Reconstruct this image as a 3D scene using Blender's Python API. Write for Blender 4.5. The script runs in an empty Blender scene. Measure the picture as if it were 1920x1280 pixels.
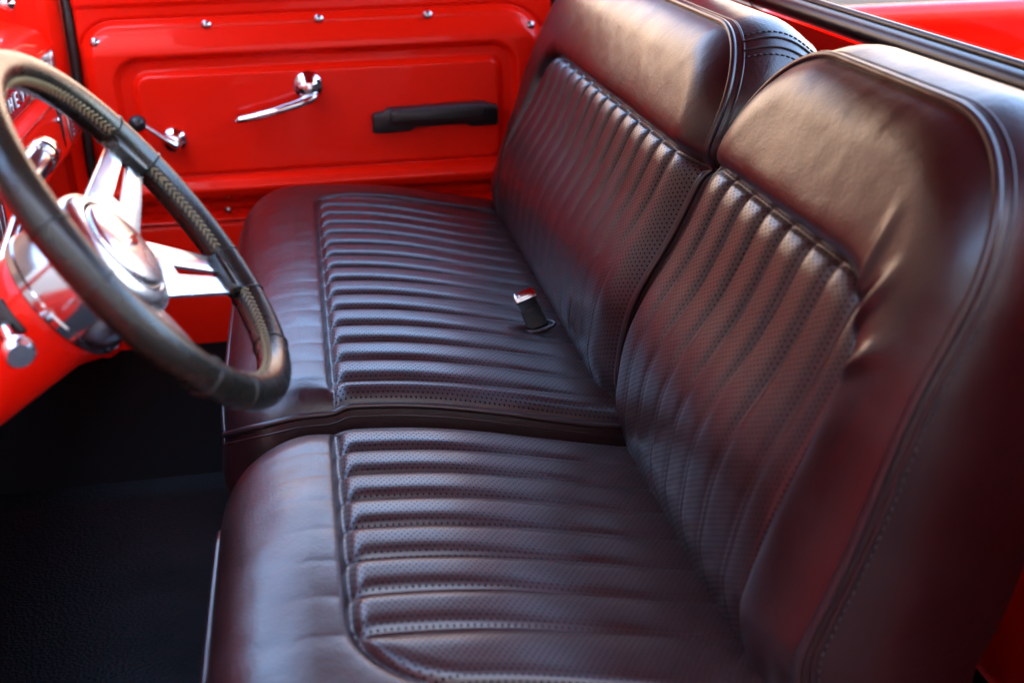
import bpy, bmesh, math, random
import numpy as np
from mathutils import Matrix, Vector

random.seed(4); RNG = np.random.default_rng(7)
SC = bpy.context.scene
COL = SC.collection
S = 0.82                       # modelling units -> metres
R = math.radians
def A(*v): return np.array(v, float)

# ------------------------------------------------------------------ camera
CAM_POS = A(-0.392, -1.473, 1.123)
cx, cy, cz = A(.984, -.175, -.019), A(-.087, -.388, -.918), A(.153, .905, -.397)   # right, down, forward
cz /= np.linalg.norm(cz); cx -= cz * (cx @ cz); cx /= np.linalg.norm(cx); cy = np.cross(cz, cx)
cd = bpy.data.cameras.new("camera"); cam = bpy.data.objects.new("camera", cd); COL.objects.link(cam)
cam.matrix_world = Matrix(((cx[0], -cy[0], -cz[0], CAM_POS[0]*S), (cx[1], -cy[1], -cz[1], CAM_POS[1]*S),
                           (cx[2], -cy[2], -cz[2], CAM_POS[2]*S), (0, 0, 0, 1)))
cd.sensor_width = 36; cd.lens = 41.25; cd.clip_start = .02; cd.clip_end = 800
cd.dof.use_dof = True; cd.dof.focus_distance = 1.72*S; cd.dof.aperture_fstop = 4.2
SC.camera = cam

# ------------------------------------------------------------------ sky, sun, exposure
TO_SUN = A(.10, -.77, .63); TO_SUN /= np.linalg.norm(TO_SUN)
w = bpy.data.worlds.new("World"); SC.world = w; w.use_nodes = True
nt = w.node_tree; bg = nt.nodes["Background"]
sky = nt.nodes.new("ShaderNodeTexSky"); sky.sky_type = 'NISHITA'; sky.sun_disc = False
sky.sun_elevation = math.asin(TO_SUN[2]); sky.sun_rotation = math.atan2(TO_SUN[0], TO_SUN[1])
nt.links.new(sky.outputs[0], bg.inputs[0]); bg.inputs[1].default_value = .15
sd = bpy.data.lights.new("sun", 'SUN'); sun = bpy.data.objects.new("sun", sd); COL.objects.link(sun)
sd.energy = 2.4; sd.angle = R(.5); sd.color = (1, .86, .68)
sun.rotation_euler = Vector(TO_SUN).to_track_quat('Z', 'Y').to_euler()
SC.view_settings.view_transform = 'Standard'; SC.view_settings.look = 'None'
SC.view_settings.exposure = 4.35; SC.view_settings.gamma = 1
SC.render.engine = 'CYCLES'
SC.cycles.max_bounces = 10; SC.cycles.diffuse_bounces = 5; SC.cycles.glossy_bounces = 5
SC.cycles.transparent_max_bounces = 8; SC.cycles.caustics_reflective = True
SC.cycles.sample_clamp_indirect = 6

# ------------------------------------------------------------------ materials
def mat(name, base, rough=.5, metal=0., spec=.5, coat=0., coat_rough=.03, bump=None, rvar=0., cvar=0., vscale=9., sheen=0.):
    m = bpy.data.materials.new(name); m.use_nodes = True
    t = m.node_tree; p = t.nodes["Principled BSDF"]
    p.inputs["Base Color"].default_value = (*base, 1); p.inputs["Roughness"].default_value = rough
    p.inputs["Metallic"].default_value = metal; p.inputs["Specular IOR Level"].default_value = spec
    p.inputs["Coat Weight"].default_value = coat; p.inputs["Coat Roughness"].default_value = coat_rough
    if sheen: p.inputs["Sheen Weight"].default_value = sheen
    tc = t.nodes.new("ShaderNodeTexCoord")
    if rvar or cvar:
        n = t.nodes.new("ShaderNodeTexNoise"); n.inputs["Scale"].default_value = vscale; n.inputs["Detail"].default_value = 5
        t.links.new(tc.outputs["Object"], n.inputs["Vector"])
        if rvar:
            mr = t.nodes.new("ShaderNodeMapRange"); mr.inputs[1].default_value = .3; mr.inputs[2].default_value = .7
            mr.inputs[3].default_value = rough - rvar; mr.inputs[4].default_value = rough + rvar
            t.links.new(n.outputs[0], mr.inputs[0]); t.links.new(mr.outputs[0], p.inputs["Roughness"])
        if cvar:
            mx = t.nodes.new("ShaderNodeMix"); mx.data_type = 'RGBA'
            mx.inputs[6].default_value = (*[c*(1-cvar) for c in base], 1); mx.inputs[7].default_value = (*[c*(1+cvar) for c in base], 1)
            t.links.new(n.outputs[0], mx.inputs[0]); t.links.new(mx.outputs[2], p.inputs["Base Color"])
    if bump:
        kind, sc, dist, st = bump
        if kind == 'voronoi':
            n = t.nodes.new("ShaderNodeTexVoronoi"); n.feature = 'SMOOTH_F1'; out = n.outputs[0]
        else:
            n = t.nodes.new("ShaderNodeTexNoise"); n.inputs["Detail"].default_value = 4; out = n.outputs[0]
        n.inputs["Scale"].default_value = sc
        t.links.new(tc.outputs["Object"], n.inputs["Vector"])
        b = t.nodes.new("ShaderNodeBump"); b.inputs["Distance"].default_value = dist; b.inputs["Strength"].default_value = st
        t.links.new(out, b.inputs["Height"]); t.links.new(b.outputs[0], p.inputs["Normal"])
        m["bump"] = b.name
    return m

def perforate(m, px, py, rad):
    """rows of punched holes, staggered, laid out in the UV map's metres"""
    t = m.node_tree; p = t.nodes["Principled BSDF"]; L = t.links
    uv = t.nodes.new("ShaderNodeUVMap"); uv.uv_map = "UVMap"
    sep = t.nodes.new("ShaderNodeSeparateXYZ"); L.new(uv.outputs[0], sep.inputs[0])
    def M(op, a, b=None, c=None):
        n = t.nodes.new("ShaderNodeMath"); n.operation = op
        for i, v in enumerate((a, b, c)):
            if v is None: continue
            if isinstance(v, (int, float)): n.inputs[i].default_value = v
            else: L.new(v, n.inputs[i])
        return n.outputs[0]
    y = M('DIVIDE', sep.outputs[1], py); row = M('FLOOR', y)
    x = M('ADD', M('DIVIDE', sep.outputs[0], px), M('MULTIPLY', M('MODULO', row, 2.), .5))
    dx = M('MULTIPLY', M('SUBTRACT', M('FRACT', x), .5), px); dy = M('MULTIPLY', M('SUBTRACT', M('FRACT', y), .5), py)
    d = M('SQRT', M('ADD', M('MULTIPLY', dx, dx), M('MULTIPLY', dy, dy)))
    mr = t.nodes.new("ShaderNodeMapRange"); mr.inputs[1].default_value = rad*.75; mr.inputs[2].default_value = rad*1.15
    mr.inputs[3].default_value = 1; mr.inputs[4].default_value = 0; L.new(d, mr.inputs[0]); hole = mr.outputs[0]
    src = p.inputs["Base Color"].links[0].from_socket if p.inputs["Base Color"].links else None
    mx = t.nodes.new("ShaderNodeMix"); mx.data_type = 'RGBA'
    if src: L.new(src, mx.inputs[6])
    else: mx.inputs[6].default_value = p.inputs["Base Color"].default_value
    mx.inputs[7].default_value = (.002, .0015, .0015, 1); L.new(hole, mx.inputs[0]); L.new(mx.outputs[2], p.inputs["Base Color"])
    L.new(M('MULTIPLY', M('SUBTRACT', 1., hole), .5), p.inputs["Specular IOR Level"])
    L.new(M('MULTIPLY', M('SUBTRACT', 1., hole), p.inputs["Coat Weight"].default_value), p.inputs["Coat Weight"])
    b0 = t.nodes[m["bump"]]
    b = t.nodes.new("ShaderNodeBump"); b.invert = True; b.inputs["Distance"].default_value = .0008; b.inputs["Strength"].default_value = .8
    L.new(hole, b.inputs["Height"]); L.new(b0.outputs[0], b.inputs["Normal"]); L.new(b.outputs[0], p.inputs["Normal"])
    return m

LEA = (.016, .0034, .0036)
leather = mat("oxblood_leather", LEA, .38, spec=.36, coat=.42, coat_rough=.26, bump=('voronoi', 430, .0008, .30), rvar=.07, cvar=.25, vscale=14)
leather_perf = perforate(mat("perforated_oxblood_leather", LEA, .40, spec=.36, coat=.40, coat_rough=.28, bump=('voronoi', 620, .0005, .16), rvar=.05, cvar=.2, vscale=14), .0071*S*1.0, .0056*S, .0012*S)
def add_bump(m, scale, dist, strength):
    t = m.node_tree; b0 = t.nodes[m["bump"]]
    tc = t.nodes.new("ShaderNodeTexCoord"); n = t.nodes.new("ShaderNodeTexNoise"); n.inputs["Scale"].default_value = scale; n.inputs["Detail"].default_value = 6
    n.inputs["Distortion"].default_value = .6
    t.links.new(tc.outputs["Object"], n.inputs["Vector"])
    b = t.nodes.new("ShaderNodeBump"); b.inputs["Distance"].default_value = dist; b.inputs["Strength"].default_value = strength
    t.links.new(n.outputs[0], b.inputs["Height"]); t.links.new(b.outputs[0], b0.inputs["Normal"])
add_bump(leather, 55, .0022, .30); add_bump(leather_perf, 60, .0015, .2)
leather_pipe = mat("piping_leather", (.022, .010, .011), .28, bump=('noise', 300, .0004, .15))
thread = mat("dark_thread", (.016, .009, .009), .6)
red = mat("red_paint", (.84, .0100, .0020), .32, spec=.1, coat=.5, coat_rough=.02, bump=('noise', 5, .004, .06))
red.node_tree.nodes["Principled BSDF"].inputs["Coat IOR"].default_value = 1.32
red_in = red
chrome = mat("chrome", (.72, .72, .74), .06, metal=1.)
alu = mat("polished_aluminium", (.92, .92, .93), .24, metal=1., rvar=.05, vscale=25)
black_plastic = mat("black_plastic", (.014, .012, .013), .34, bump=('noise', 260, .0006, .2))
rubber = mat("black_rubber", (.012, .012, .012), .33)
mat_rubber = mat("ribbed_floor_rubber", (.0007, .0007, .0008), .55, spec=.07, bump=('voronoi', 230, .002, .45), rvar=.08)
carpet = mat("black_carpet", (.002, .002, .002), .95, spec=.1)
wheel_lea = mat("wheel_leather", (.011, .010, .0075), .27, bump=('noise', 420, .0008, .35), rvar=.07, vscale=30)
lace = mat("tan_lacing", (.21, .165, .085), .5)
maroon = mat("maroon_trim_enamel", (.10, .006, .014), .2, coat=.6)
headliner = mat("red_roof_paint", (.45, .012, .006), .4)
asphalt = mat("weathered_asphalt", (.028, .029, .030), .9, spec=.05, cvar=.18, vscale=.6, bump=('noise', 60, .01, .3))
white_mark = mat("white_print", (.75, .75, .75), .4)
sleeve_m = mat("sleeve_vinyl", (.004, .0035, .004), .5, spec=.2, bump=("noise", 200, .0006, .3))
steel = mat("screw_steel", (.45, .44, .44), .22, metal=1.)
soft_chrome = mat("satin_chrome", (.42, .40, .41), .14, metal=1.)
pinkish = mat("lever_knob_chrome", (.9, .88, .87), .22, metal=1.)

glass = bpy.data.materials.new("window_glass"); glass.use_nodes = True
t = glass.node_tree; t.nodes.remove(t.nodes["Principled BSDF"])
tr = t.nodes.new("ShaderNodeBsdfTransparent"); tr.inputs[0].default_value = (.93, .95, .95, 1)
gl = t.nodes.new("ShaderNodeBsdfGlossy"); gl.inputs["Roughness"].default_value = .02
fr = t.nodes.new("ShaderNodeFresnel"); fr.inputs[0].default_value = 1.5
mx = t.nodes.new("ShaderNodeMixShader"); t.links.new(fr.outputs[0], mx.inputs[0]); t.links.new(tr.outputs[0], mx.inputs[1]); t.links.new(gl.outputs[0], mx.inputs[2])
t.links.new(mx.outputs[0], t.nodes["Material Output"].inputs[0])

# ------------------------------------------------------------------ object helpers
ORIGIN = {}
def tag(o, label=None, cat=None, group=None, kind=None):
    for k, v in (('label', label), ('category', cat), ('group', group), ('kind', kind)):
        if v: o[k] = v
    return o
def thing(name, at, label, cat, group=None):
    o = bpy.data.objects.new(name, None); COL.objects.link(o); o.empty_display_size = .05
    o.location = A(*at)*S; ORIGIN[o.name] = A(*at)
    return tag(o, label, cat, group)
def root_origin(o):
    while o is not None:
        if o.name in ORIGIN: return ORIGIN[o.name]
        o = o.parent
    return A(0, 0, 0)
def mesh(name, V, F, m, parent=None, uv=None, N=None, smooth=True, kind=None):
    V = (np.asarray(V, float) - root_origin(parent))*S
    me = bpy.data.meshes.new(name)
    F = F.tolist() if isinstance(F, np.ndarray) else F
    me.from_pydata(V.tolist(), [], F)
    me.materials.append(m)
    if smooth: me.polygons.foreach_set("use_smooth", np.ones(len(me.polygons), bool))
    if uv is not None:
        l = me.uv_layers.new(name="UVMap"); vi = np.zeros(len(me.loops), np.int32); me.loops.foreach_get("vertex_index", vi)
        l.data.foreach_set("uv", (np.asarray(uv, float)*S)[vi].ravel().astype(np.float32))
    if N is not None: me.normals_split_custom_set_from_vertices(N.tolist())
    me.update()
    o = bpy.data.objects.new(name, me); COL.objects.link(o); o.parent = parent
    if kind: o['kind'] = kind
    return o
class MB:
    """collects verts and faces of one mesh"""
    def __init__(s): s.v = []; s.f = []
    def add(s, V, F):
        n = len(s.v); s.v += [tuple(map(float, v)) for v in V]; s.f += [tuple(int(i)+n for i in f) for f in F]; return s
    def build(s, name, m, parent=None, smooth=True, sharp=None, kind=None):
        o = mesh(name, s.v, s.f, m, parent, smooth=smooth, kind=kind)
        if sharp is not None: o.data.set_sharp_from_angle(angle=R(sharp))
        return o
def scale_about(b, o, k):
    b.v = [tuple(o + (A(*v)-o)*k) for v in b.v]
def frame(d):
    d = A(*d); d /= np.linalg.norm(d)
    a = np.cross(d, A(0, 0, 1)) if abs(d[2]) < .9 else np.cross(d, A(0, 1, 0))
    a /= np.linalg.norm(a); return a, np.cross(d, a), d
def tube(P, r, n=10, closed=False, cap=True, squash=1.):
    P = np.asarray(P, float); m = len(P); r = np.broadcast_to(np.asarray(r, float), (m,))
    T = np.roll(P, -1, 0) - np.roll(P, 1, 0)
    if not closed: T[0] = P[1]-P[0]; T[-1] = P[-1]-P[-2]
    T /= np.linalg.norm(T, axis=1)[:, None] + 1e-12
    a = frame(T[0])[0]; V = []
    th = np.linspace(0, 2*np.pi, n, endpoint=False)
    for i in range(m):
        a = a - T[i]*(a @ T[i]); a /= np.linalg.norm(a); b = np.cross(T[i], a)
        V.append(P[i] + r[i]*(np.cos(th)[:, None]*a + squash*np.sin(th)[:, None]*b))
    V = np.concatenate(V); F = []
    for i in range(m if closed else m-1):
        j = (i+1) % m
        for k in range(n): F.append((i*n+k, i*n+(k+1) % n, j*n+(k+1) % n, j*n+k))
    if cap and not closed: F += [tuple(range(n))[::-1], tuple(range((m-1)*n, m*n))]
    return V, F
def lathe(prof, o, d, n=32):
    """prof: (radius, distance along d)"""
    a, b, d = frame(d); o = A(*o); th = np.linspace(0, 2*np.pi, n, endpoint=False); V = []; F = []
    for r, z in prof: V.append(o + d*z + max(r, 1e-5)*(np.cos(th)[:, None]*a + np.sin(th)[:, None]*b))
    V = np.concatenate(V)
    for i in range(len(prof)-1):
        for k in range(n): F.append((i*n+k, i*n+(k+1) % n, (i+1)*n+(k+1) % n, (i+1)*n+k))
    return V, F
def box(lo, hi, bev=.004, seg=2, rot=None, about=None):
    bm = bmesh.new(); bmesh.ops.create_cube(bm, size=1)
    lo, hi = A(*lo), A(*hi)
    for v in bm.verts: v.co = Vector(((lo+hi)/2 + A(*v.co)*(hi-lo)))
    if bev: bmesh.ops.bevel(bm, geom=bm.edges[:], offset=bev, segments=seg, profile=.5, affect='EDGES')
    V = np.array([v.co[:] for v in bm.verts]); bm.verts.index_update(); F = [[v.index for v in f.verts] for f in bm.faces]; bm.free()
    if rot is not None:
        c = A(*about) if about is not None else (lo+hi)/2
        V = (V-c) @ np.array(Matrix.Rotation(rot[1], 3, rot[0])).T + c
    return V, F
def prism(poly, o, ex, ey, ez, depth, bev=.003, seg=2):
    """2D outline (ex, ey) pushed along ez by depth, bevelled"""
    bm = bmesh.new(); o, ex, ey, ez = (A(*v) for v in (o, ex, ey, ez))
    f = bm.faces.new([bm.verts.new(Vector(o + ex*x + ey*y)) for x, y in poly])
    r = bmesh.ops.extrude_face_region(bm, geom=[f])
    bmesh.ops.translate(bm, verts=[g for g in r['geom'] if isinstance(g, bmesh.types.BMVert)], vec=Vector(ez*depth))
    bmesh.ops.recalc_face_normals(bm, faces=bm.faces[:])
    if bev: bmesh.ops.bevel(bm, geom=[e for e in bm.edges if e.calc_face_angle(0) > .5], offset=bev, segments=seg, profile=.5, affect='EDGES')
    V = np.array([v.co[:] for v in bm.verts]); bm.verts.index_update(); F = [[v.index for v in g.verts] for g in bm.faces]; bm.free()
    return V, F
def sstep(a, b, x):
    t = np.clip((x-a)/(b-a), 0, 1); return t*t*(3-2*t)
def vnoise(x, y, cell, seed):
    g = np.random.default_rng(seed).random((97, 97)); x = np.asarray(x)/cell + 31.3; y = np.asarray(y)/cell + 17.7
    xi = np.floor(x).astype(int); yi = np.floor(y).astype(int); fx = x-xi; fy = y-yi
    fx = fx*fx*(3-2*fx); fy = fy*fy*(3-2*fy); G = lambda i, j: g[i % 97, j % 97]
    return (G(xi, yi)*(1-fx)+G(xi+1, yi)*fx)*(1-fy) + (G(xi, yi+1)*(1-fx)+G(xi+1, yi+1)*fx)*fy - .5
def grid_normals(P):
    du = np.gradient(P, axis=1); dv = np.gradient(P, axis=0); n = np.cross(du, dv)
    return n/(np.linalg.norm(n, axis=2)[..., None] + 1e-15)
def grid_faces(n, m):
    i = np.arange(n*m).reshape(n, m)
    return np.stack([i[:-1, :-1], i[:-1, 1:], i[1:, 1:], i[1:, :-1]], -1).reshape(-1, 4)
def sub_grid(name, P, N, UV, F, m, parent):
    ids, inv = np.unique(F, return_inverse=True)
    return mesh(name, P.reshape(-1, 3)[ids], inv.reshape(F.shape), m, parent, UV.reshape(-1, 2)[ids], N.reshape(-1, 3)[ids])
def rrect(x, y, x0, x1, y0, y1, r):
    """inside distance of a rounded rectangle; r = radii for (x0y0, x1y0, x1y1, x0y1)"""
    cxm, cym = (x0+x1)/2, (y0+y1)/2
    rad = np.where(x < cxm, np.where(y < cym, r[0], r[3]), np.where(y < cym, r[1], r[2]))
    qx = np.abs(x-cxm) - (x1-x0)/2 + rad; qy = np.abs(y-cym) - (y1-y0)/2 + rad
    return -(np.minimum(np.maximum(qx, qy), 0) + np.hypot(np.maximum(qx, 0), np.maximum(qy, 0)) - rad)

# ================================================================== THE SETTING
road = mesh("road", [(-60, -40, -.86), (60, -40, -.86), (60, 120, -.86), (-60, 120, -.86)], [(0, 1, 2, 3)], asphalt, kind='structure')

bld = thing("unseen_building", (0, 18, -.86), "unseen tan block across the street, added for brown reflections", "unseen_building")  # out of view; added so the seat backs mirror warm brown
b = MB()
b.add(*box((-34, 18, -.86), (34, 24, 8.0), .02)); bw = b.build("wall", mat("tan_reflection_wall", (.34, .25, .19), .9, cvar=.2, vscale=1.5), bld)
b = MB(); b.add(*box((-34.2, 17.6, 8.0), (34.2, 24.2, 8.4), .03)); b.build("roof", mat("brown_fascia", (.10, .06, .04), .8), bld)

bld = thing("unseen_building", (-9.5, 6, -.86), "unseen dark block ahead of the truck, added to cut sky light", "unseen_building")  # out of view; added to keep blue windscreen sky off the pleats
b = MB(); b.add(*box((-16, -5, -.86), (-9.5, 17, 8.6), .02)); b.build("wall", mat("sky_blocker_wall", (.17, .085, .055), .9, cvar=.25, vscale=2), bld)
b = MB(); b.add(*box((-16.2, -5.2, 8.6), (-9.2, 17.2, 9.0), .03)); b.build("roof", bpy.data.materials["brown_fascia"], bld)
bld = thing("unseen_building", (0, -7, -.86), "unseen pale block behind the camera, added to shade the truck and bounce light", "unseen_building")  # out of view; added to block the sun and bounce pale light indoors
b = MB()
b.add(*box((-14, -13, -.86), (16, -7, 10.2), .02)); bw = b.build("wall", mat("pale_bounce_wall", (.76, .62, .50), .9, cvar=.2, vscale=1.5), bld)
b = MB(); b.add(*box((-14.2, -13.2, 10.2), (16.2, -6.7, 10.6), .03)); b.build("roof", bpy.data.materials["brown_fascia"], bld)

# cab floor: rubber mat in front, dark carpet behind its lip
fx = np.linspace(-1.42, .50, 60); fy = np.linspace(-.78, 1.27, 70)
X, Y = np.meshgrid(fx, fy)
Z = -.012 + .055*sstep(.50, .60, Y)*sstep(1.1, .95, Y)*0 + .35*sstep(-1.02, -1.42, X)
FP = np.stack([X, Y, Z], -1)
floor = mesh("floor", FP.reshape(-1, 3), grid_faces(70, 60), carpet, kind='structure')
mx_, my_ = np.meshgrid(np.linspace(-1.36, -.10, 50), np.linspace(-.75, .555, 50))
mz = .004 + .35*sstep(-1.02, -1.42, mx_) + .012*sstep(.525, .545, my_)
mat_o = mesh("floor_mat", np.stack([mx_, my_, mz], -1).reshape(-1, 3), grid_faces(50, 50), mat_rubber)
tag(mat_o, "black pebbled rubber floor mat in the dark footwell before the seats", "floor mat")

# ------------------------------------------------------------------ cab shell
cab = thing("truck_cab", (0, 0, 0), "red painted truck cab with its far door, pillars and rear window around the seats", "truck cab")
b = MB()
b.add(*box((-1.55, -.78, -.10), (-1.47, 1.27, .80), .01)); b.build("firewall", carpet, cab)
# roof panel, header, drip edges
b = MB(); gx = np.linspace(-.76, .50, 14); gy = np.linspace(-.76, 1.27, 20); X, Y = np.meshgrid(gx, gy)
Zr = 1.58 + .05*(1-((Y-.25)/1.02)**4)*(1-((X+.13)/.64)**4)
Pn = np.stack([X, Y, Zr], -1); n = Pn.shape[0]*Pn.shape[1]; F1 = grid_faces(20, 14)
b.add(Pn.reshape(-1, 3), F1[:, ::-1]); b.add((Pn+A(0, 0, .03)).reshape(-1, 3), F1)
for lo, hi in (((-.80, -.80, 1.53), (-.74, 1.30, 1.61)), ((-.74, -.80, 1.53), (.50, -.74, 1.61)), ((-.74, 1.24, 1.53), (.50, 1.30, 1.61))):
    b.add(*box(lo, hi, .012))
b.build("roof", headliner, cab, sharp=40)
# A pillars
for yy in (-.76, 1.27):
    b = MB(); b.add(*tube([(-1.40, yy, .78), (-1.08, yy, 1.17), (-.77, yy, 1.56)], .045, 12)); b.build("windscreen_pillar", red, cab)
b = MB(); b.add(*box((-1.50, -.78, .70), (-1.36, 1.27, .80), .02)); b.build("cowl", red, cab)
# right hinge pillar and kick panel: vertical creases ahead of the passenger door
px_ = [(-1.46, 1.27), (-1.10, 1.255), (-1.035, 1.235), (-1.00, 1.205), (-.975, 1.215), (-.945, 1.235), (-.925, 1.23), (-.912, 1.255), (-.905, 1.30)]
zz = np.linspace(-.08, .98, 24); Pk = np.array([[(x-.0*z+.02*max(0, .6-z), y, z) for x, y in px_] for z in zz])
o = mesh("kick_panel", Pk.reshape(-1, 3), grid_faces(24, len(px_)), red, cab); o.data.set_sharp_from_angle(angle=R(24))
# door aperture behind the passenger door: dark rubber seal
b = MB(); b.add(*tube([(-.900, 1.292, -.05), (-.896, 1.288, .4), (-.893, 1.288, .7), (-.89, 1.288, .98)], .012, 10)); b.build("door_seal", rubber, cab)
b = MB(); b.add(*tube([(.196, 1.285, -.05), (.196, 1.285, .98)], .012, 10)); b.build("door_seal", rubber, cab)
b = MB(); b.add(*box((.205, 1.255, -.08), (.52, 1.33, 1.55), .015)); b.build("rear_pillar", red, cab)
b = MB(); b.add(*box((.20, -.83, -.08), (.52, -.755, 1.55), .02)); b.build("rear_pillar", red, cab)
b = MB(); b.add(*box((-.90, 1.27, -.10), (.21, 1.36, .165), .02)); b.build("door_sill", red, cab)
b = MB(); b.add(*box((-1.45, -.86, -.14), (.50, -.77, .004), .02)); b.build("door_sill", red, cab)
# rear wall with the pressed ridge under the window
def wall_profile(z):
    return .505 - .030*sstep(.69, .745, z) + .018*sstep(.745, .765, z) - .006*sstep(.60, .66, z)
zz = np.concatenate([np.linspace(-.10, .55, 8), np.linspace(.58, .80, 60)]); yy = np.linspace(-.76, 1.26, 40)
Pw = np.array([[(wall_profile(z), y, z) for y in yy] for z in zz])
mesh("rear_wall", Pw.reshape(-1, 3), grid_faces(len(zz), 40)[:, ::-1], red, cab)
b = MB()
b.add(*box((.485, -.76, 1.42), (.53, 1.26, 1.56), .01)); b.build("rear_header", red, cab)
sealpts = [(-.56, .812), (1.06, .812), (1.06, 1.33), (-.56, 1.33)]
def rloop(y0, y1, z0, z1, r, x, n=8):
    P = []
    for cy_, cz_, a0 in ((y1-r, z0+r, -90), (y1-r, z1-r, 0), (y0+r, z1-r, 90), (y0+r, z0+r, 180)):
        for k in range(n+1):
            a = R(a0 + 90*k/n); P.append((x, cy_+r*math.cos(a), cz_+r*math.sin(a)))
    # fill straight runs
    Q = []
    for i in range(len(P)):
        p, q = A(*P[i]), A(*P[(i+1) % len(P)]); Q.append(p)
        d = np.linalg.norm(q-p)
        if d > .1:
            for k in range(1, int(d/.05)): Q.append(p+(q-p)*k/int(d/.05))
    return np.array(Q)
wl = rloop(-.70, 1.20, .818, 1.42, .09, .503)
b = MB(); b.add(*tube(wl, .021, 14, closed=True, squash=.9)); b.add(*tube(wl+A(.006, 0, .020), .007, 10, closed=True))
seal = b.build("rear_window_seal", rubber, cab)
b = MB(); 
jl = [A(.503, .80, .818) + .0225*A(-math.cos(a), 0, math.sin(a)) for a in np.linspace(-1.4, 1.9, 12)]
b.add(*tube(jl, .0016, 6)); b.build("joint_line", black_plastic, seal)
b = MB(); b.add(wl[::-1]+A(.012, 0, 0), [tuple(range(len(wl)))]); b.build("rear_window", glass, cab, smooth=False)

# ------------------------------------------------------------------ truck bed beyond the rear window
bed = thing("truck_bed", (1.6, .2, -.1), "red truck bed with inner side wall seen through the rear window", "truck bed")
# far side wall with rolled top rail
prof = [(1.30, -.30), (1.30, .62), (1.305, .70), (1.29, .722), (1.25, .728), (1.215, .722), (1.20, .70), (1.205, .675), (1.22, .655), (1.225, .45), (1.222, -.10)]
xs = np.linspace(.62, 3.0, 30); Pb = np.array([[(x, y, z) for y, z in prof] for x in xs])
o = mesh("side_wall", Pb.reshape(-1, 3), grid_faces(30, len(prof)), red, bed); 
prof = [(-y+.46, z) for y, z in prof]; Pb = np.array([[(x, y, z) for y, z in prof] for x in xs])
mesh("side_wall", Pb.reshape(-1, 3), grid_faces(30, len(prof))[:, ::-1], red, bed)
b = MB(); b.add(*box((.62, -.78, -.14), (3.0, 1.24, -.10), .004)); b.build("bed_floor", red, bed)
b = MB(); b.add(*box((.62, -.78, -.10), (.66, 1.22, .60), .01)); b.build("front_panel", red, bed)
# wheel tub
th = np.linspace(0, np.pi, 30); V = []; 
for yy, k in ((1.222, 1.), (.96, 1.), (.92, .985), (.90, .95), (.898, .9)):
    V.append(np.stack([1.50 + .50*k*np.cos(th), np.full(30, yy), -.10 + .74*k*np.sin(th)], 1))
V.append(np.stack([1.50 + .05*np.cos(th), np.full(30, .897), -.10 + .07*np.sin(th)], 1))
mesh("wheel_tub", np.concatenate(V), grid_faces(6, 30), red, bed)

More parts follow.
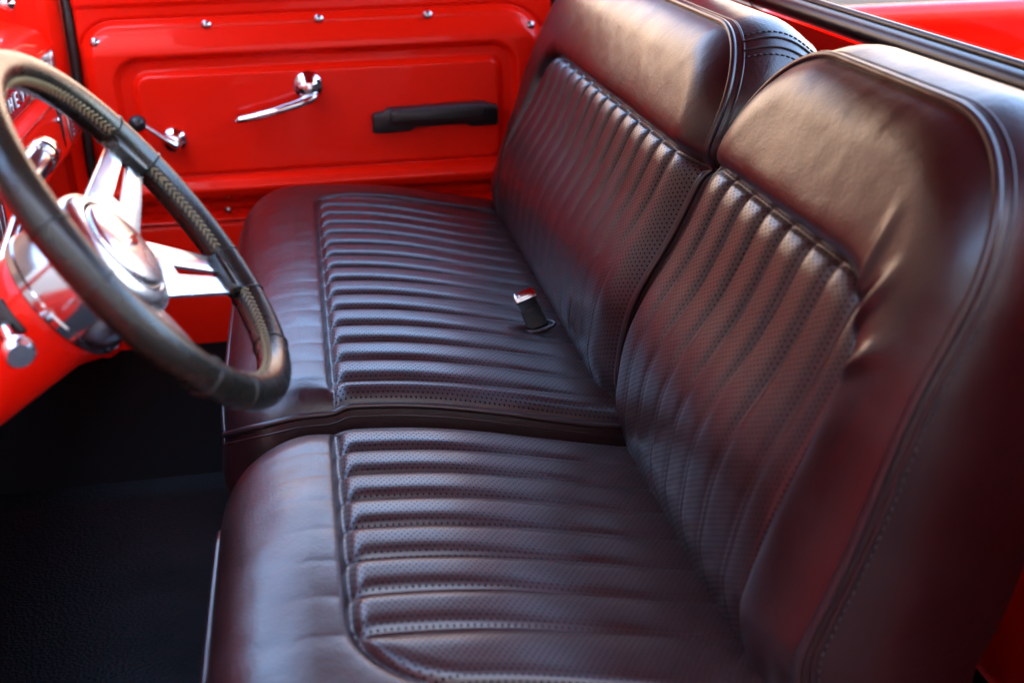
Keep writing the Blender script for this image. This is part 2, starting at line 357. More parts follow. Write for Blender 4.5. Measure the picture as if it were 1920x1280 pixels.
# ================================================================== SEATS
LEAN = R(22); BH, BW = A(math.sin(LEAN), 0, math.cos(LEAN)), A(-math.cos(LEAN), 0, math.sin(LEAN))
def sup_inset(q, r, p=2.0):
    return r*(1-(1-np.clip(q/r, 0, 1)**p)**(1/p))
def split_parts(part, pleat_name, P, UV, pid, parent, n, m):
    N = grid_normals(P); F = grid_faces(n, m); fp = pid[:-1, :-1].reshape(-1)
    main = sub_grid(part, P, N, UV, F[fp < 0], leather, parent)
    for k in sorted(set(fp[fp >= 0].tolist())):
        sub_grid(pleat_name, P, N, UV, F[fp == k], leather_perf, main)
    return main
def backrest(root, u0, u1, h1, r0, r1, panel, pr, seams, amp0, amp1, bulge, near, wr):
    m = int((u1-u0)/.0026); hs = np.concatenate([np.linspace(-.06, h1-.15, 170), h1-.15+.15*np.sin(np.linspace(0, np.pi/2, 76)[1:])]); n = len(hs)
    L = u0 + sup_inset(hs-(h1-r0), r0); Rr = u1 - sup_inset(hs-(h1-r1), r1)
    s = np.linspace(0, 1, m); U = L[:, None] + (Rr-L)[:, None]*s[None]; H = np.repeat(hs[:, None], m, 1)
    # inside distance to the outline
    q = np.clip(H-(h1-.15), 0, None)/.15
    d = np.maximum(rrect(U, H, u0, u1, -2., h1, (.02, .02, r1, r0)), 0)
    W = -.032*(1-np.clip(d/.075, 0, 1))**2.3
    W = W + bulge(U, H) + .010*np.sin(np.pi*np.clip((H-.0)/h1, 0, 1))
    W -= .05*sstep(.06, -.06, H)
    x0, x1, y1 = panel
    din = rrect(U, H, x0, x1, -.5, y1, pr)
    out = np.maximum(-din, 0)
    pad = .023*(1-np.exp(-out/.0095))*sstep(.16, .36, H) + .009*(1-np.exp(-out/.010))*(1-sstep(.16, .36, H))
    W = W + np.where(din < 0, pad, 0)
    W -= .0050*np.exp(-(din/.0050)**2)*(.75+.25*sstep(.15, .38, H))
    sm = np.array(seams); idx = np.clip(np.searchsorted(sm, U)-1, 0, len(sm)-2)
    a, b_ = sm[idx], sm[idx+1]; tt = np.clip((U-a)/(b_-a), 0, 1)
    puff = 1-np.abs(2*tt-1)**4.2
    am = amp0 + (amp1-amp0)*sstep(.02, .40, H)
    E = np.sqrt(np.clip(1-(1-np.clip(din/.034, 0, 1))**2, 0, 1))
    # folds sunk along the seams low on the back, where the stitching shows as a thin welt
    welt = .0026*np.exp(-(np.minimum(tt, 1-tt)*(b_-a)/.0028)**2)*sstep(.34, .20, H)
    W = np.where(din > 0, W + (am*puff + welt)*E + .004*E - .003*sstep(0, .010, din), W)
    W += (.0022*vnoise(U, H, .12, 3+near) + .0006*vnoise(U, H, .028, 5+near))*np.where(din > 0, .3, 1)
    if near: # gathered folds at the outer panel corner
        for (ua, ha, ub, hb, wd, am2) in ((-.480, .375, -.478, .475, .007, .0055), (-.497, .350, -.522, .430, .0075, .008), (-.515, .315, -.556, .372, .009, .006), (-.488, .362, -.500, .410, .004, -.004)):
            du, dh = ub-ua, hb-ha; l = math.hypot(du, dh); tq = ((U-ua)*du+(H-ha)*dh)/l; nq = ((U-ua)*dh-(H-ha)*du)/l
            W += am2*np.exp(-(nq/(wd*(.5+np.clip(tq/l, 0, 2))))**2)*sstep(-.004, .02, tq)*sstep(l*1.35, l*.5, tq)*(din < 0)
    P = A(0, 0, .33) + H[..., None]*BH + U[..., None]*A(0, 1, 0) + W[..., None]*BW
    P = P + A(-.012, 0, 0)*0
    pid = np.where(din > .0, idx, -1)
    UV = np.stack([H, U], -1)
    o = split_parts("backrest", "pleat", P, UV, pid, root, n, m)
    # side and top walls swept back from the outline
    loop = np.concatenate([P[:, 0], P[-1, 1:-1], P[::-1, -1]])
    c = loop.mean(0); T = np.gradient(loop, axis=0); nn = np.cross(T, BW); nn /= np.linalg.norm(nn, axis=1)[:, None]+1e-9
    if np.mean(np.sum(nn*(loop-c), 1)) < 0: nn = -nn
    rings = []; depth = .135; K = 12
    for k in range(K+1):
        tk = k/K; bul = .016*math.sin(math.pi*min(1, tk*1.02))*(1-tk*.3)
        off = .0035*(-1 if 0 < k < 1 else 0)
        dpt = (depth + .06*sstep(.78, .40, loop[:, 2]))[:, None]
        rings.append(loop + nn*(bul+off) + A(1, 0, -.24)*dpt*tk + A(0, 0, 1)*(.012*math.sin(math.pi*tk)*sstep(.3, .6, (loop[:, 2]-.33)/.55))[:, None])
    Bx = np.array(rings); N2 = grid_normals(Bx)
    if np.mean(np.sum(N2[3]*nn, 1)) < 0: Fb = grid_faces(K+1, len(loop))[:, ::-1]; N2 = -N2
    else: Fb = grid_faces(K+1, len(loop))
    mesh("boxing", Bx.reshape(-1, 3), Fb, leather, o, N=N2.reshape(-1, 3))
    back = np.array(rings[-1]); bb = MB(); bb.add(np.concatenate([back, [back.mean(0)]]), [(i, (i+1) % len(back), len(back)) for i in range(len(back))]); bb.build("back_cover", leather, o)
    sub = loop[::4]
    pb = MB(); pb.add(*tube(sub + nn[::4]*.0015 + BW*.001, .0052, 9)); pb.build("piping", leather_pipe, o)
    w1 = (loop + nn*.004 + A(1, 0, 0)*.013)[::3]; pb = MB(); pb.add(*tube(w1, .0022, 6)); pb.build("seam", leather_pipe, o)
    # stitches beside the seam
    st = MB(); L_ = loop + nn*.0062 + A(1, 0, 0)*.020
    i = 0; acc = 0; seg = np.linalg.norm(np.diff(L_, axis=0), axis=1); cum = np.concatenate([[0], np.cumsum(seg)])
    for s0 in np.arange(.02, cum[-1]-.02, .0105):
        pts = [A(*[np.interp(x, cum, L_[:, k]) for k in range(3)]) for x in (s0, s0+.0075)]
        st.add(*tube(pts, .0011, 4))
    st.build("stitching", thread, o, kind='stuff')
    return o, loop, nn, rings

def cushion(root, u0, u1, v1, r_near, r_far, panel, pr, seams, zoff, seedk, nearborder):
    m = int((u1-u0)/.0026); vs = np.concatenate([np.linspace(-.09, v1-.15, 170), v1-.15+.15*np.sin(np.linspace(0, np.pi/2, 84)[1:])]); n = len(vs)
    L = u0 + sup_inset(vs-(v1-r_near), r_near, 2.2); Rr = u1 - sup_inset(vs-(v1-r_far), r_far, 2.2)
    s = np.linspace(0, 1, m); U = L[:, None] + (Rr-L)[:, None]*s[None]; Vv = np.repeat(vs[:, None], m, 1)
    dside = np.minimum(U-L[:, None], Rr[:, None]-U); d = np.maximum(np.minimum(dside, v1-Vv), 0)
    Z = .336 + zoff + .058*np.sin(np.clip((Vv+.02)/.46, 0, 1)*np.pi/2) - .010*sstep(.30, .0, Vv)
    Z -= .024*(1-np.clip(np.maximum(dside, 0)/.036, 0, 1))**2.2
    fr_ = np.clip((Vv-(v1-.115))/.115, 0, 1); Z -= .062*(1-np.sqrt(np.clip(1-fr_**2.2, 0, 1)))*.9 + .012*fr_
    Z += .008*np.sin(np.pi*np.clip((U-u0)/(u1-u0), 0, 1))
    x0, x1, y1 = panel
    din = rrect(U, Vv, x0, x1, -.8, y1, pr); out = np.maximum(-din, 0)
    Z = np.where(din < 0, Z + .008*(1-np.exp(-out/.012))*sstep(.0, .07, dside), Z)
    Z -= .006*np.exp(-(din/.0055)**2)*sstep(.004, .05, dside)
    sm = np.array(seams); idx = np.clip(np.searchsorted(sm, U)-1, 0, len(sm)-2); a, b_ = sm[idx], sm[idx+1]
    tt = np.clip((U-a)/(b_-a), 0, 1); puff = 1-np.abs(2*tt-1)**3.7
    am = .0025 + .0085*sstep(-.02, .36, Vv)
    E = np.sqrt(np.clip(1-(1-np.clip(din/.026, 0, 1))**2, 0, 1))
    Z = np.where(din > 0, Z + am*puff*E + .003*E - .003*sstep(0, .010, din), Z)
    Z += np.where(din < 0, .0008*(puff-.5)*np.exp(-out/.05), 0)
    Z += (.0030*vnoise(U, Vv, .10, 11+seedk) + .0008*vnoise(U, Vv, .03, 13+seedk))*np.where(din > 0, .35, 1)
    P = np.stack([-Vv, U, Z], -1)[:, ::-1]          # flip so that normals point up
    pid = np.where(din > 0, idx, -1)[:, ::-1]; pid = np.roll(pid, 0, 1)
    UV = np.stack([Vv, U], -1)[:, ::-1]
    N = grid_normals(P)
    if N[n//2, m//2, 2] < 0:
        P, pid, UV = P[:, ::-1], pid[:, ::-1], UV[:, ::-1]
    o = split_parts("cushion", "pleat", P, UV, pid, root, n, m)
    loop = np.concatenate([P[:, 0], P[-1, 1:-1], P[::-1, -1]])
    c = loop.mean(0); T = np.gradient(loop, axis=0); T[:, 2] = 0; nn = np.cross(T, A(0, 0, 1)); nn /= np.linalg.norm(nn, axis=1)[:, None]+1e-9
    if np.mean(np.sum(nn*(loop-c), 1)) < 0: nn = -nn
    rings = []; K = 12; depth = .24
    for k in range(K+1):
        tk = k/K; bul = .013*math.sin(math.pi*min(1, tk*1.6)) - .03*tk**2
        rings.append(loop + nn*bul - A(0, 0, 1)*(depth*tk))
    Bx = np.array(rings); N2 = grid_normals(Bx); Fb = grid_faces(K+1, len(loop))
    if np.mean(np.sum(N2[2]*nn, 1)) < 0: Fb = Fb[:, ::-1]; N2 = -N2
    mesh("boxing", Bx.reshape(-1, 3), Fb, leather, o, N=N2.reshape(-1, 3))
    pb = MB(); pb.add(*tube((loop + nn*.001 + A(0, 0, .001))[::4], .0050, 9)); pb.build("piping", leather_pipe, o)
    pb = MB(); pb.add(*tube((loop + nn*.0035 - A(0, 0, .014))[::4], .0018, 6)); pb.build("seam", leather_pipe, o)
    return o

drv = thing("bucket_seat", (-.2, -.31, .0), "narrower pleated oxblood leather seat nearest the camera, behind the steering wheel", "truck seat", "pleated leather seats side by side")
pas = thing("bucket_seat", (-.2, .62, .0), "wider pleated oxblood leather seat beside the far red door, with a belt buckle on it", "truck seat", "pleated leather seats side by side")
# driver
dse = [-.60] + [-.488+.0655*k for k in range(8)] + [.06]
cushion(drv, -.640, -.004, .548, .12, .125, (-.572, .20, .394), (.02, .02, .02, .115), dse, -.018, 0, True)
bse_d = [-.53] + [-.462+.0635*k for k in range(8)] + [.08]
def bul_d(U, H): return (.030*np.exp(-((H-.15)/.11)**2) + .006)*sstep(-.61, -.34, U)
d_back = backrest(drv, -.594, .020, .588, .165, .19, (-.503, .30, .404), (.02, .02, .02, .085), bse_d, .0022, .0115, bul_d, 1, True)
# passenger
pse = [-.02] + [.086+.0665*k for k in range(15)] + [1.12]
cushion(pas, .034, 1.185, .556, .10, .12, (-.30, 1.045, .392), (.02, .02, .07, .02), pse, .004, 4, False)
bse_p = [.02] + [.150+.0655*k for k in range(14)] + [1.10]
def bul_p(U, H): return (.026*np.exp(-((H-.15)/.11)**2) + .004)*sstep(1.20, .98, U)
p_back = backrest(pas, .074, 1.185, .574, .15, .16, (-.30, 1.018, .388), (.02, .02, .075, .02), bse_p, .0022, .0105, bul_p, 0, False)
# twin-stitched cross seam over the passenger seat's side wall
rg = p_back[3]; lp = p_back[1]
k0 = int(np.argmin(np.linalg.norm(lp - A(.205, .135, .842), axis=1)))
b = MB()
for dk in (-3, 3):
    path = np.array([rg[k][k0+dk] + p_back[2][k0]*.001 for k in range(1, 13)]); b.add(*tube(path, .0016, 6))
for dk in (-7, 7):
    path = np.array([rg[k][k0+dk] + p_back[2][k0]*.0006 for k in range(1, 13)])
    cum = np.concatenate([[0], np.cumsum(np.linalg.norm(np.diff(path, axis=0), axis=1))])
    for s0 in np.arange(.004, cum[-1]-.008, .0085):
        b.add(*tube([A(*[np.interp(x, cum, path[:, k]) for k in range(3)]) for x in (s0, s0+.006)], .0011, 4))
b.build("cross_seam", thread, p_back[0])
# dark seat frame under the cushions
for root, y0, y1 in ((drv, -.60, -.03), (pas, .06, 1.15)):
    b = MB(); b.add(*box((-.46, y0, -.008), (.30, y1, .12), .01)); b.build("seat_frame", black_plastic, root)

# ================================================================== PASSENGER DOOR
YD = 1.27
xs = np.linspace(-.884, .186, 330); zs = np.linspace(.168, .845, 230); X, Z = np.meshgrid(xs, zs)
h = np.zeros_like(X)
d1 = rrect(X, Z, -.874, .166, .292, .760, (.05, .05, .105, .075))
h += .011*sstep(-.002, .010, d1) - .006*np.exp(-((d1+.004)/.004)**2)
h += .022*sstep(.758, .690, Z)*sstep(.0, .03, d1)*sstep(.30, .33, Z)      # upper band leans toward the light
d2 = rrect(X, Z, -.808, .090, .405, .684, (.03, .03, .06, .055))
h -= .020*sstep(-.006, .010, d2)
d3 = rrect(X, Z, -.766, .050, .418, .646, (.02, .025, .025, .03))
h += .014*sstep(-.010, .006, d3)
h += .008*np.exp(-((Z-.383)/.012)**2)*sstep(0, .03, d1)
h -= .040*sstep(.368, .335, Z)*sstep(0, .02, d1)
h += .006*sstep(.790, .80, Z)
h += -.010*sstep(.299, .290, Z)
h += .0006*vnoise(X, Z, .12, 21)
h -= .02*(1-sstep(0, .010, np.minimum(X+.884, .186-X)))
P = np.stack([X, YD-h, Z], -1)
door = mesh("door", P.reshape(-1, 3), grid_faces(230, 330), red, cab, N=grid_normals(P).reshape(-1, 3))
door["label"] = "closed red passenger door with crank, latch handle and black pull"
b = MB(); b.add(*box((-.884, 1.29, .16), (.186, 1.37, .842), .01)); b.add(*box((-.884, 1.272, .832), (.186, 1.37, .868), .012)); b.build("door_shell", red, door)
def hY(x, z):
    i = int(np.argmin(abs(zs-z))); j = int(np.argmin(abs(xs-x))); return YD-h[i, j]
for x, z in ((-.839, .722), (-.600, .748), (-.354, .750), (-.109, .748), (.126, .716), (-.601, .318), (-.124, .316)):
    b = MB(); y = hY(x, z); b.add(*lathe([(.0105, 0), (.0105, .002), (.0085, .0035), (.007, .0065), (.004, .008), (.0006, .0082)], (x, y, z), (0, -1, 0), 16))
    b.add(*box((x-.0045, y-.0095, z-.0009), (x+.0045, y-.0075, z+.0009), .0003, 1)); b.build("screw", steel, door, sharp=40)
# window crank
yc = hY(-.699, .50)
b = MB(); b.add(*lathe([(.030, 0), (.030, .004), (.026, .010), (.018, .014), (.016, .026), (.020, .030), (.018, .036), (.010, .039), (.0006, .040)], (-.699, yc, .500), (0, -1, 0), 28))
crank = b.build("window_crank", chrome, door, sharp=50)
p0, p1 = A(-.694, yc-.036, .496), A(-.764, yc-.046, .556)
b = MB(); dv = (p1-p0)/np.linalg.norm(p1-p0)
b.add(*tube([p0-dv*.012, p0, p0+(p1-p0)*.3, p0+(p1-p0)*.7, p1, p1+dv*.006], [.008, .0125, .0105, .0085, .0085, .006], 12, squash=.7)); b.build("crank_arm", chrome, door)
b = MB(); b.add(*lathe([(.0006, -.004), (.010, -.003), (.013, .003), (.0185, .016), (.019, .024), (.0165, .033), (.010, .039), (.0006, .041)], p1+A(0, .004, 0), (-.05, -1, 0), 24)); b.build("crank_knob", black_plastic, door)
# latch handle
yh = hY(-.39, .605)
b = MB(); b.add(*lathe([(.034, 0), (.034, .003), (.030, .008), (.021, .012), (.019, .028), (.023, .033), (.023, .040), (.017, .045), (.008, .0465), (.0006, .047)], (-.390, yh, .607), (0, -1, 0), 32))
lh = b.build("latch_handle", chrome, door, sharp=50)
pp = [A(-.372, yh-.036, .594), A(-.388, yh-.042, .585), A(-.420, yh-.048, .576), A(-.470, yh-.050, .5635), A(-.515, yh-.049, .554), A(-.545, yh-.047, .549), A(-.556, yh-.046, .547)]
b = MB(); b.add(*tube(pp, [.012, .0165, .0150, .0135, .0128, .0120, .0090], 14, squash=.75)); b.build("latch_lever", chrome, door)
# armrest pull: two feet and a bridging bar with a bevelled top
ya = hY(-.1, .53)
poly = [(-.252, 0.493), (-.252, 0.5344), (-.246, 0.5399), (-.226, 0.542), (-.214, 0.5496), (.012, 0.5537), (.022, 0.5468), (.038, 0.5447), (.042, 0.5399), (.042, 0.5013), (.036, 0.4972), (-.022, 0.4972), (-.034, 0.504), (-.150, 0.5027), (-.166, 0.4943)]
ap = thing; b = MB(); b.add(*prism(poly, (0, ya+.001, 0), (1, 0, 0), (0, 0, 1), (0, -1, 0), .030, .006, 2)); arm = b.build("pull_handle", black_plastic, door, sharp=50)
poly = [(-.214, 0.5165), (-.212, 0.5441), (-.200, 0.551), (.004, 0.5544), (.014, 0.5468), (.014, 0.5234), (.0, 0.5165)]
b = MB(); b.add(*prism(poly, (0, ya-.0285, 0), (1, 0, 0), (0, 0, 1), (0, -1, 0), .024, .010, 3)); b.build("grip_pad", black_plastic, door, sharp=50)
b = MB()
for k in range(3): b.add(*box((-.185+.066*k, ya-.054, 0.5455), (-.125+.066*k, ya-.050, 0.5484), .0012, 1))
b.build("pad_ridge", black_plastic, door, kind="stuff")
b = MB(); b.add(*tube([A(-.036+.022*math.cos(a), 1.232, .268+.022*math.sin(a)) for a in np.linspace(0, 2*np.pi, 24, endpoint=False)], .0055, 10, closed=True)); b.build("chrome_ring", chrome, door)

# the driver's door, swung open beside the camera
odoor = door.copy(); COL.objects.link(odoor); odoor.parent = cab
odoor['label'] = "open red driver's door swung out beside the steering column"
for ch in list(door.children):
    c = ch.copy(); COL.objects.link(c); c.parent = odoor
odoor.rotation_euler = (0, 0, R(-66)); odoor.scale = (1, -1, 1)
ca, sa = math.cos(R(-66)), math.sin(R(-66)); hx, hy = -.884, -1.27
odoor.location = (A(-.93, -.83, 0) - A(hx*ca - hy*sa, hx*sa + hy*ca, 0))*S
# ================================================================== DASHBOARD
dash = thing("dashboard", (-1.0, .3, .5), "red painted dashboard with maroon lettered strip left of the far door", "dashboard")
prof = [(-1.38, .775), (-1.20, .785), (-1.05, .785), (-.985, .775), (-.952, .757), (-.936, .736), (-.932, .726), (-.928, .722), (-.924, .66), (-.918, .650), (-.905, .640), (-.900, .625), (-.896, .56), (-.893, .535), (-.898, .522), (-.915, .518), (-.96, .525), (-1.10, .56)]
prof = np.array(prof); k = np.linspace(0, len(prof)-1, 120); pr_ = np.stack([np.interp(k, np.arange(len(prof)), prof[:, i]) for i in (0, 1)], 1)
for _ in range(3): pr_[1:-1] = (pr_[:-2]+2*pr_[1:-1]+pr_[2:])/4
ys = np.linspace(-.76, 1.235, 40); Pd = np.array([[(x, y, z) for x, z in pr_] for y in ys])
dp = mesh("dash_panel", Pd.reshape(-1, 3), grid_faces(40, 120), red, dash)
b = MB(); e = Pd[-1]; b.add(np.concatenate([e, [e.mean(0)]]), [(i, i+1, len(e)) for i in range(len(e)-1)]); b.build("end_cap", red, dash, smooth=False)
# name strip
b = MB(); b.add(*box((-.9315, .42, .664), (-.9225, 1.185, .716), .002)); strip = b.build("name_strip", maroon, dash)
b = MB(); b.add(*box((-.930, .42, .6585), (-.9195, 1.19, .6645), .002)); b.add(*box((-.930, .42, .7155), (-.9205, 1.19, .7215), .002)); b.build("chrome_edge", chrome, strip)
b = MB(); b.add(*box((-.931, 1.178, .662), (-.917, 1.205, .720), .004)); b.build("end_clip", chrome, strip)
b = MB(); b.add(*box((-.905, .42, .634), (-.9005, 1.19, .640), .002)); b.build("chrome_edge", chrome, dash)
G = dict(C=[[(1, .85), (.8, 1), (.2, 1), (0, .8), (0, .2), (.2, 0), (.8, 0), (1, .15)]], H=[[(0, 0), (0, 1)], [(1, 0), (1, 1)], [(0, .5), (1, .5)]],
         E=[[(1, 0), (0, 0), (0, 1), (1, 1)], [(0, .5), (.8, .5)]], V=[[(0, 1), (.5, 0), (1, 1)]], R=[[(0, 0), (0, 1), (.8, 1), (1, .85), (1, .65), (.8, .5), (0, .5)], [(.5, .5), (1, 0)]],
         O=[[(.2, 0), (0, .2), (0, .8), (.2, 1), (.8, 1), (1, .8), (1, .2), (.8, 0), (.2, 0)]], L=[[(0, 1), (0, 0), (1, 0)]], T=[[(0, 1), (1, 1)], [(.5, 1), (.5, 0)]])
for i, ch in enumerate("CHEVROLET"):
    b = MB(); y0 = .700 + .050*i
    for stroke in G[ch]: b.add(*tube([(-.9205, y0+.020*x, .679+.024*y) for x, y in stroke], .0022, 6))
    b.build("letter", white_mark, strip)
# parcel door seam and small studs
b = MB(); b.add(*box((-.9005, 1.040, .545), (-.8925, 1.0425, .630), .0005, 1)); b.build("panel_seam", rubber, dash)
for z in (.606, .612): 
    b = MB(); b.add(*lathe([(.006, 0), (.005, .003), (.0005, .004)], (-.897, 1.02+.05*(z > .608), z), (1, 0, 0), 12)); b.build("stud", chrome, dash)
# end vent: dark grille in a chrome frame on the outer corner
vent = MB(); vent.add(*box((-.8985, 1.100, .540), (-.8905, 1.215, .602), .003)); vo = vent.build("air_vent", chrome, dash)
b = MB(); b.add(*box((-.893, 1.108, .548), (-.8895, 1.207, .594), .001)); b.build("vent_face", black_plastic, vo)
for kk in range(4):
    b = MB(); b.add(*box((-.8897, 1.112, .5535+.0105*kk), (-.8865, 1.203, .5565+.0105*kk), .0008, 1)); b.build("vent_slat", chrome, vo)
# chrome knob on the kick panel above the dash
# radio face hanging under the centre of the dash
b = MB(); b.add(*box((-.99, .05, .475), (-.898, .515, .640), .012, 3)); rp = b.build("radio_housing", red, dash)
b = MB(); b.add(*box((-.8995, .09, .500), (-.8945, .490, .610), .003)); bz = b.build("radio_bezel", chrome, dash)
b = MB(); b.add(*box((-.897, .098, .508), (-.8925, .482, .602), .001)); b.build("radio_face", black_plastic, bz)
b = MB()
for kk in range(14): b.add(*box((-.8935, .112+.027*kk, .520), (-.8920, .1135+.027*kk, .590), .0003, 1))
b.build("dial_mark", white_mark, bz)
b = MB(); b.add(*lathe([(.016, 0), (.016, .004), (.011, .007), (.011, .026), (.014, .028), (.014, .036), (.009, .040), (.0005, .041)], (-1.0, 1.222, .815), (.3, -1, .1), 20)); kn = b.build("vent_knob", chrome, cab, sharp=45)

# ================================================================== STEERING COLUMN AND WHEEL
AX = A(math.cos(R(35)), 0, math.sin(R(35))); WC = A(-.568, -.300, .763); E1 = A(0, 1, 0); E2 = A(-math.sin(R(35)), 0, math.cos(R(35)))
colm = thing("steering_column", WC-AX*.55, "red steering column with chrome indicator lever rising from the dark footwell", "steering column")
b = MB(); b.add(*lathe([(.0005, -.62), (.062, -.62), (.063, -.30), (.064, -.125), (.062, -.112), (.058, -.106), (.0005, -.104)], WC, AX, 48)); b.build("column_jacket", red, colm, sharp=50)
cpt = WC - AX*.155 - E1*.0625
# slot plate with indicator lever
side = -E1; along = AX; upv = E2
nq = (-E1*.92+E2*.39); nq /= np.linalg.norm(nq)
q = WC - AX*.143 + nq*.0635; tq = np.cross(AX, nq)
b = MB(); b.add(*prism([(-.020, -.013), (.020, -.013), (.020, .013), (-.020, .013)], q-nq*.004, tq, AX, nq, .006, .002)); b.build("lever_slot", black_plastic, colm)
tip = A(-.678, -.412, .695)
b = MB(); b.add(*tube([q-nq*.006, q*.7+tip*.3+nq*.004, q*.4+tip*.6+nq*.003, tip], [.0058, .0058, .0060, .0062], 12)); lv = b.build("indicator_lever", chrome, colm)
dl = tip-q; dl /= np.linalg.norm(dl)
b = MB(); b.add(*lathe([(.0005, -.008), (.008, -.007), (.0135, -.001), (.0155, .006), (.0150, .013), (.0125, .0165), (.0118, .0175), (.0005, .0178)], tip, dl, 28)); b.build("knob", pinkish, lv, sharp=40)
# shift lever on the far side
g0 = WC - AX*.150 + E2*.05 + E1*.03; g1 = A(-.700, -.105, .792)
b = MB(); b.add(*tube([g0, g0*.5+g1*.5, g1], .0075, 12)); gs = b.build("shift_lever", chrome, colm)
dg = A(.08, 1, .10)
b = MB(); b.add(*lathe([(.0005, -.055), (.0150, -.055), (.0172, -.045), (.0178, .000), (.0160, .002), (.0160, .006), (.0190, .008), (.0190, .017), (.0168, .019), (.0168, .023), (.0188, .025), (.0182, .040), (.0150, .044), (.0005, .0445)], g1, dg, 30)); b.build("grip", soft_chrome, gs, sharp=40)

wheel = thing("steering_wheel", WC-AX*.1, "leather laced steering wheel with polished metal spokes and chrome hub", "steering wheel")
RW, RT = .200, .0185
th = np.linspace(0, 2*np.pi, 160, endpoint=False)
ring = WC + RW*(np.cos(th)[:, None]*E1 + np.sin(th)[:, None]*E2)
b = MB(); V, F = tube(ring, RT, 22, closed=True)
b.add(V, F); rim = b.build("rim", wheel_lea, wheel)
# leather sleeve seams (thin ridges around the rim) and spoke wraps
def around(a, r, w_, n=20):
    c = WC + RW*(math.cos(a)*E1+math.sin(a)*E2); er = math.cos(a)*E1+math.sin(a)*E2
    return [c + r*(math.cos(p)*er + math.sin(p)*AX) for p in np.linspace(0, 2*np.pi, n, endpoint=False)]
SPK = [15, 165, -41, -139]
b = MB()
for s_ in SPK:
    for dlt in (-8.5, 8.5): b = MB(); b.add(*tube(around(R(s_+dlt), RT+.0003, 0), .0012, 6, closed=True)); b.build("sleeve_seam", wheel_lea, rim)
b = MB(); b.add(*tube(around(R(-75), RT+.0003, 0), .0012, 6, closed=True)); b.build("sleeve_seam", wheel_lea, rim)
# lacing: herringbone stitches along the inner, driver-facing side of the rim
lac = MB()
for a in np.arange(0, 360, 2.1):
    if min(abs((a-s_+180) % 360-180) for s_ in SPK) < 9: continue
    for sg in (-1, 1):
        pts = []
        for tt in (0, .5, 1):
            aa = R(a + .9*sg*0 + 1.7*tt); ph = math.pi - .30 + sg*(.23*(1-tt)+.0)
            er = math.cos(aa)*E1+math.sin(aa)*E2; c = WC+RW*er
            pts.append(c + (RT+.0006)*(math.cos(ph)*er + math.sin(ph)*AX))
        lac.add(*tube(pts, .00125, 5))
lac.build("lacing", lace, rim, kind='stuff')
# spokes with a slot
def spoke(ang):
    a = R(ang); er = math.cos(a)*E1+math.sin(a)*E2; et = -math.sin(a)*E1+math.cos(a)*E2
    r0, r1 = .058, .187; w0, w1 = .040, .0255; z0, z1 = -.034, -.002
    bm = bmesh.new(); vs = []
    def pt(r, x, dz): 
        k = (r-r0)/(r1-r0); return Vector(WC + er*r + et*x + AX*(z0+(z1-z0)*k+dz))
    rs = [r0, .085, .100, .172, r1]
    def wd(r): return w0+(w1-w0)*(r-r0)/(r1-r0)
    def sl(r): return .0062 - .0022*(r-.1)/.07
    fr_, bk = [], []
    for r in rs:
        xs_ = [-wd(r), -sl(r), sl(r), wd(r)]
        fr_.append([bm.verts.new(pt(r, x, 0)) for x in xs_]); bk.append([bm.verts.new(pt(r, x, -.0065)) for x in xs_])
    for i in range(len(rs)-1):
        for j in range(3):
            if i == 2 and j == 1: continue
            bm.faces.new((fr_[i][j], fr_[i][j+1], fr_[i+1][j+1], fr_[i+1][j])); bm.faces.new((bk[i][j+1], bk[i][j], bk[i+1][j], bk[i+1][j+1]))
        for j, fl in ((0, 1), (3, 0)): bm.faces.new((fr_[i][j], fr_[i+1][j], bk[i+1][j], bk[i][j]))
    for i in (0, len(rs)-1):
        for j in range(3): bm.faces.new((fr_[i][j], fr_[i][j+1], bk[i][j+1], bk[i][j]))
    for j in (1, 2): bm.faces.new((fr_[2][j], fr_[3][j], bk[3][j], bk[2][j]))
    for i in (2, 3): bm.faces.new((fr_[i][1], fr_[i][2], bk[i][2], bk[i][1]))
    bmesh.ops.recalc_face_normals(bm, faces=bm.faces[:])
    bmesh.ops.bevel(bm, geom=[e for e in bm.edges if len(e.link_faces) == 2 and e.calc_face_angle(0) > .8], offset=.0014, segments=2, profile=.5, affect='EDGES')
    bm.verts.index_update(); V = [v.co[:] for v in bm.verts]; F = [[v.index for v in f.verts] for f in bm.faces]; bm.free()
    b = MB(); b.add(V, F); b.build("spoke", alu, wheel, sharp=30)
    # leather wrap where the spoke meets the rim
    b = MB(); pts = [WC + er*r + AX*(-.004 + .002*k) for k, r in enumerate((.170, .181, .190))]
    b.add(*prism([(-.026, .168), (.026, .168), (.030, .178), (.033, .192), (-.033, .192), (-.030, .178)], WC-AX*.0145, et, er, AX, .020, .006, 3)); b.build("spoke_wrap", wheel_lea, rim)
for s_ in SPK: spoke(s_)
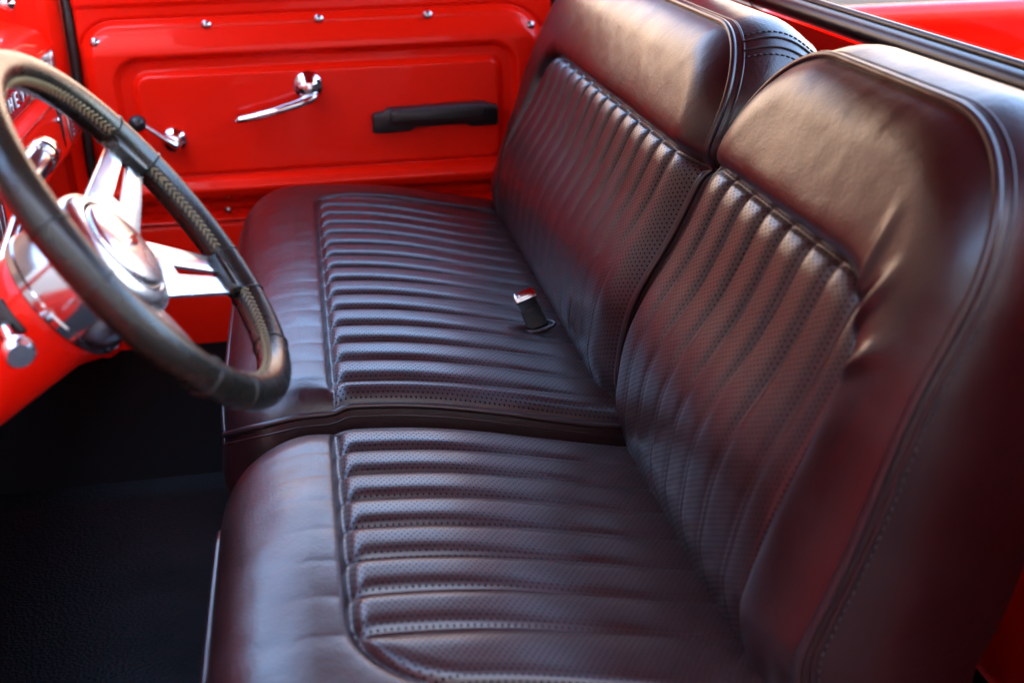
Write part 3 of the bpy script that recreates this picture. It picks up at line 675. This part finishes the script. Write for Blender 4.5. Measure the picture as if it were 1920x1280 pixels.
# hub: bell, ring, cap, emblem
b = MB(); b.add(*lathe([(.060, -.108), (.0725, -.108), (.074, -.106), (.074, -.099), (.0725, -.097), (.0715, -.060), (.070, -.056), (.069, -.052)], WC, AX, 56)); b.build("hub_bell", soft_chrome, wheel, sharp=35)
b = MB(); b.add(*lathe([(.0715, -.054), (.0735, -.050), (.0740, -.040), (.0725, -.033), (.069, -.0275), (.060, -.0240), (.0560, -.0232), (.0545, -.0245), (.0540, -.034)], WC, AX, 56)); b.build("hub_ring", alu, wheel, sharp=40)
b = MB(); b.add(*lathe([(.0512, -.034), (.0512, -.021), (.0490, -.0178), (.0465, -.0168), (.030, -.0140), (.015, -.0128), (.0005, -.0124)], WC, AX, 56)); cap = b.build("horn_cap", alu, wheel, sharp=40)
em = MB()
ec = WC - AX*.0128
em.add(*prism([(-.017, -.0022), (-.006, -.0022), (-.0045, -.006), (.0065, -.006), (.0055, -.0022), (.017, -.0022), (.0155, .0026), (.0045, .0026), (.0035, .006), (-.0075, .006), (-.006, .0026), (-.0155, .0026)], ec, E1, E2, AX, .0025, .0006, 1))
em.build("emblem", chrome, cap, sharp=30)

# ================================================================== BELT BUCKLE on the far seat
bk = thing("belt_buckle", (-.045, .36, .345), "chrome topped lap belt buckle standing in the crease of the far seat", "belt buckle")
ax_ = A(-.22, .52, .62); ax_ /= np.linalg.norm(ax_); bx_ = A(.93, .05, .28); bx_ -= ax_*(bx_ @ ax_); bx_ /= np.linalg.norm(bx_); bz_ = np.cross(bx_, ax_)
bo = A(-.040, .335, .348); KB = .62
b = MB(); b.add(*prism([(-.030, 0), (.030, 0), (.027, .060), (.025, .085), (-.025, .085), (-.027, .060)], bo, bx_, ax_, bz_, .020, .004)); scale_about(b, bo, KB); b.build("strap_sleeve", sleeve_m, bk, sharp=40)
b = MB()
for k in (.050, .056): b.add(*tube([bo+bx_*-.0285+ax_*k+bz_*.0205, bo+bx_*.0285+ax_*k+bz_*.0205], .0012, 5))
scale_about(b, bo, KB); b.build("sleeve_seam", thread, bk, kind="stuff")
b = MB(); b.add(*prism([(-.031, 0), (.031, 0), (.031, .018), (.027, .030), (-.027, .030), (-.031, .018)], bo+ax_*.084-bz_*.003, bx_, ax_, bz_, .027, .004)); scale_about(b, bo, KB); bh = b.build("buckle_head", soft_chrome, bk, sharp=40)
b = MB(); b.add(*prism([(-.018, .006), (.018, .006), (.018, .020), (-.018, .020)], bo+ax_*.084+bz_*.0235, bx_, ax_, bz_, .004, .0015)); scale_about(b, bo, KB); b.build("release_button", steel, bh, sharp=40)
b = MB(); b.add(*tube([bo + A(-.004, -.012, .014) + .046*math.cos(a)*A(1, 0, .12) + .030*math.sin(a)*A(0, 1, 0) for a in np.linspace(0, 2*np.pi, 30, endpoint=False)], .0048, 9, closed=True)); scale_about(b, bo, KB); b.build("bezel_ring", black_plastic, bk)
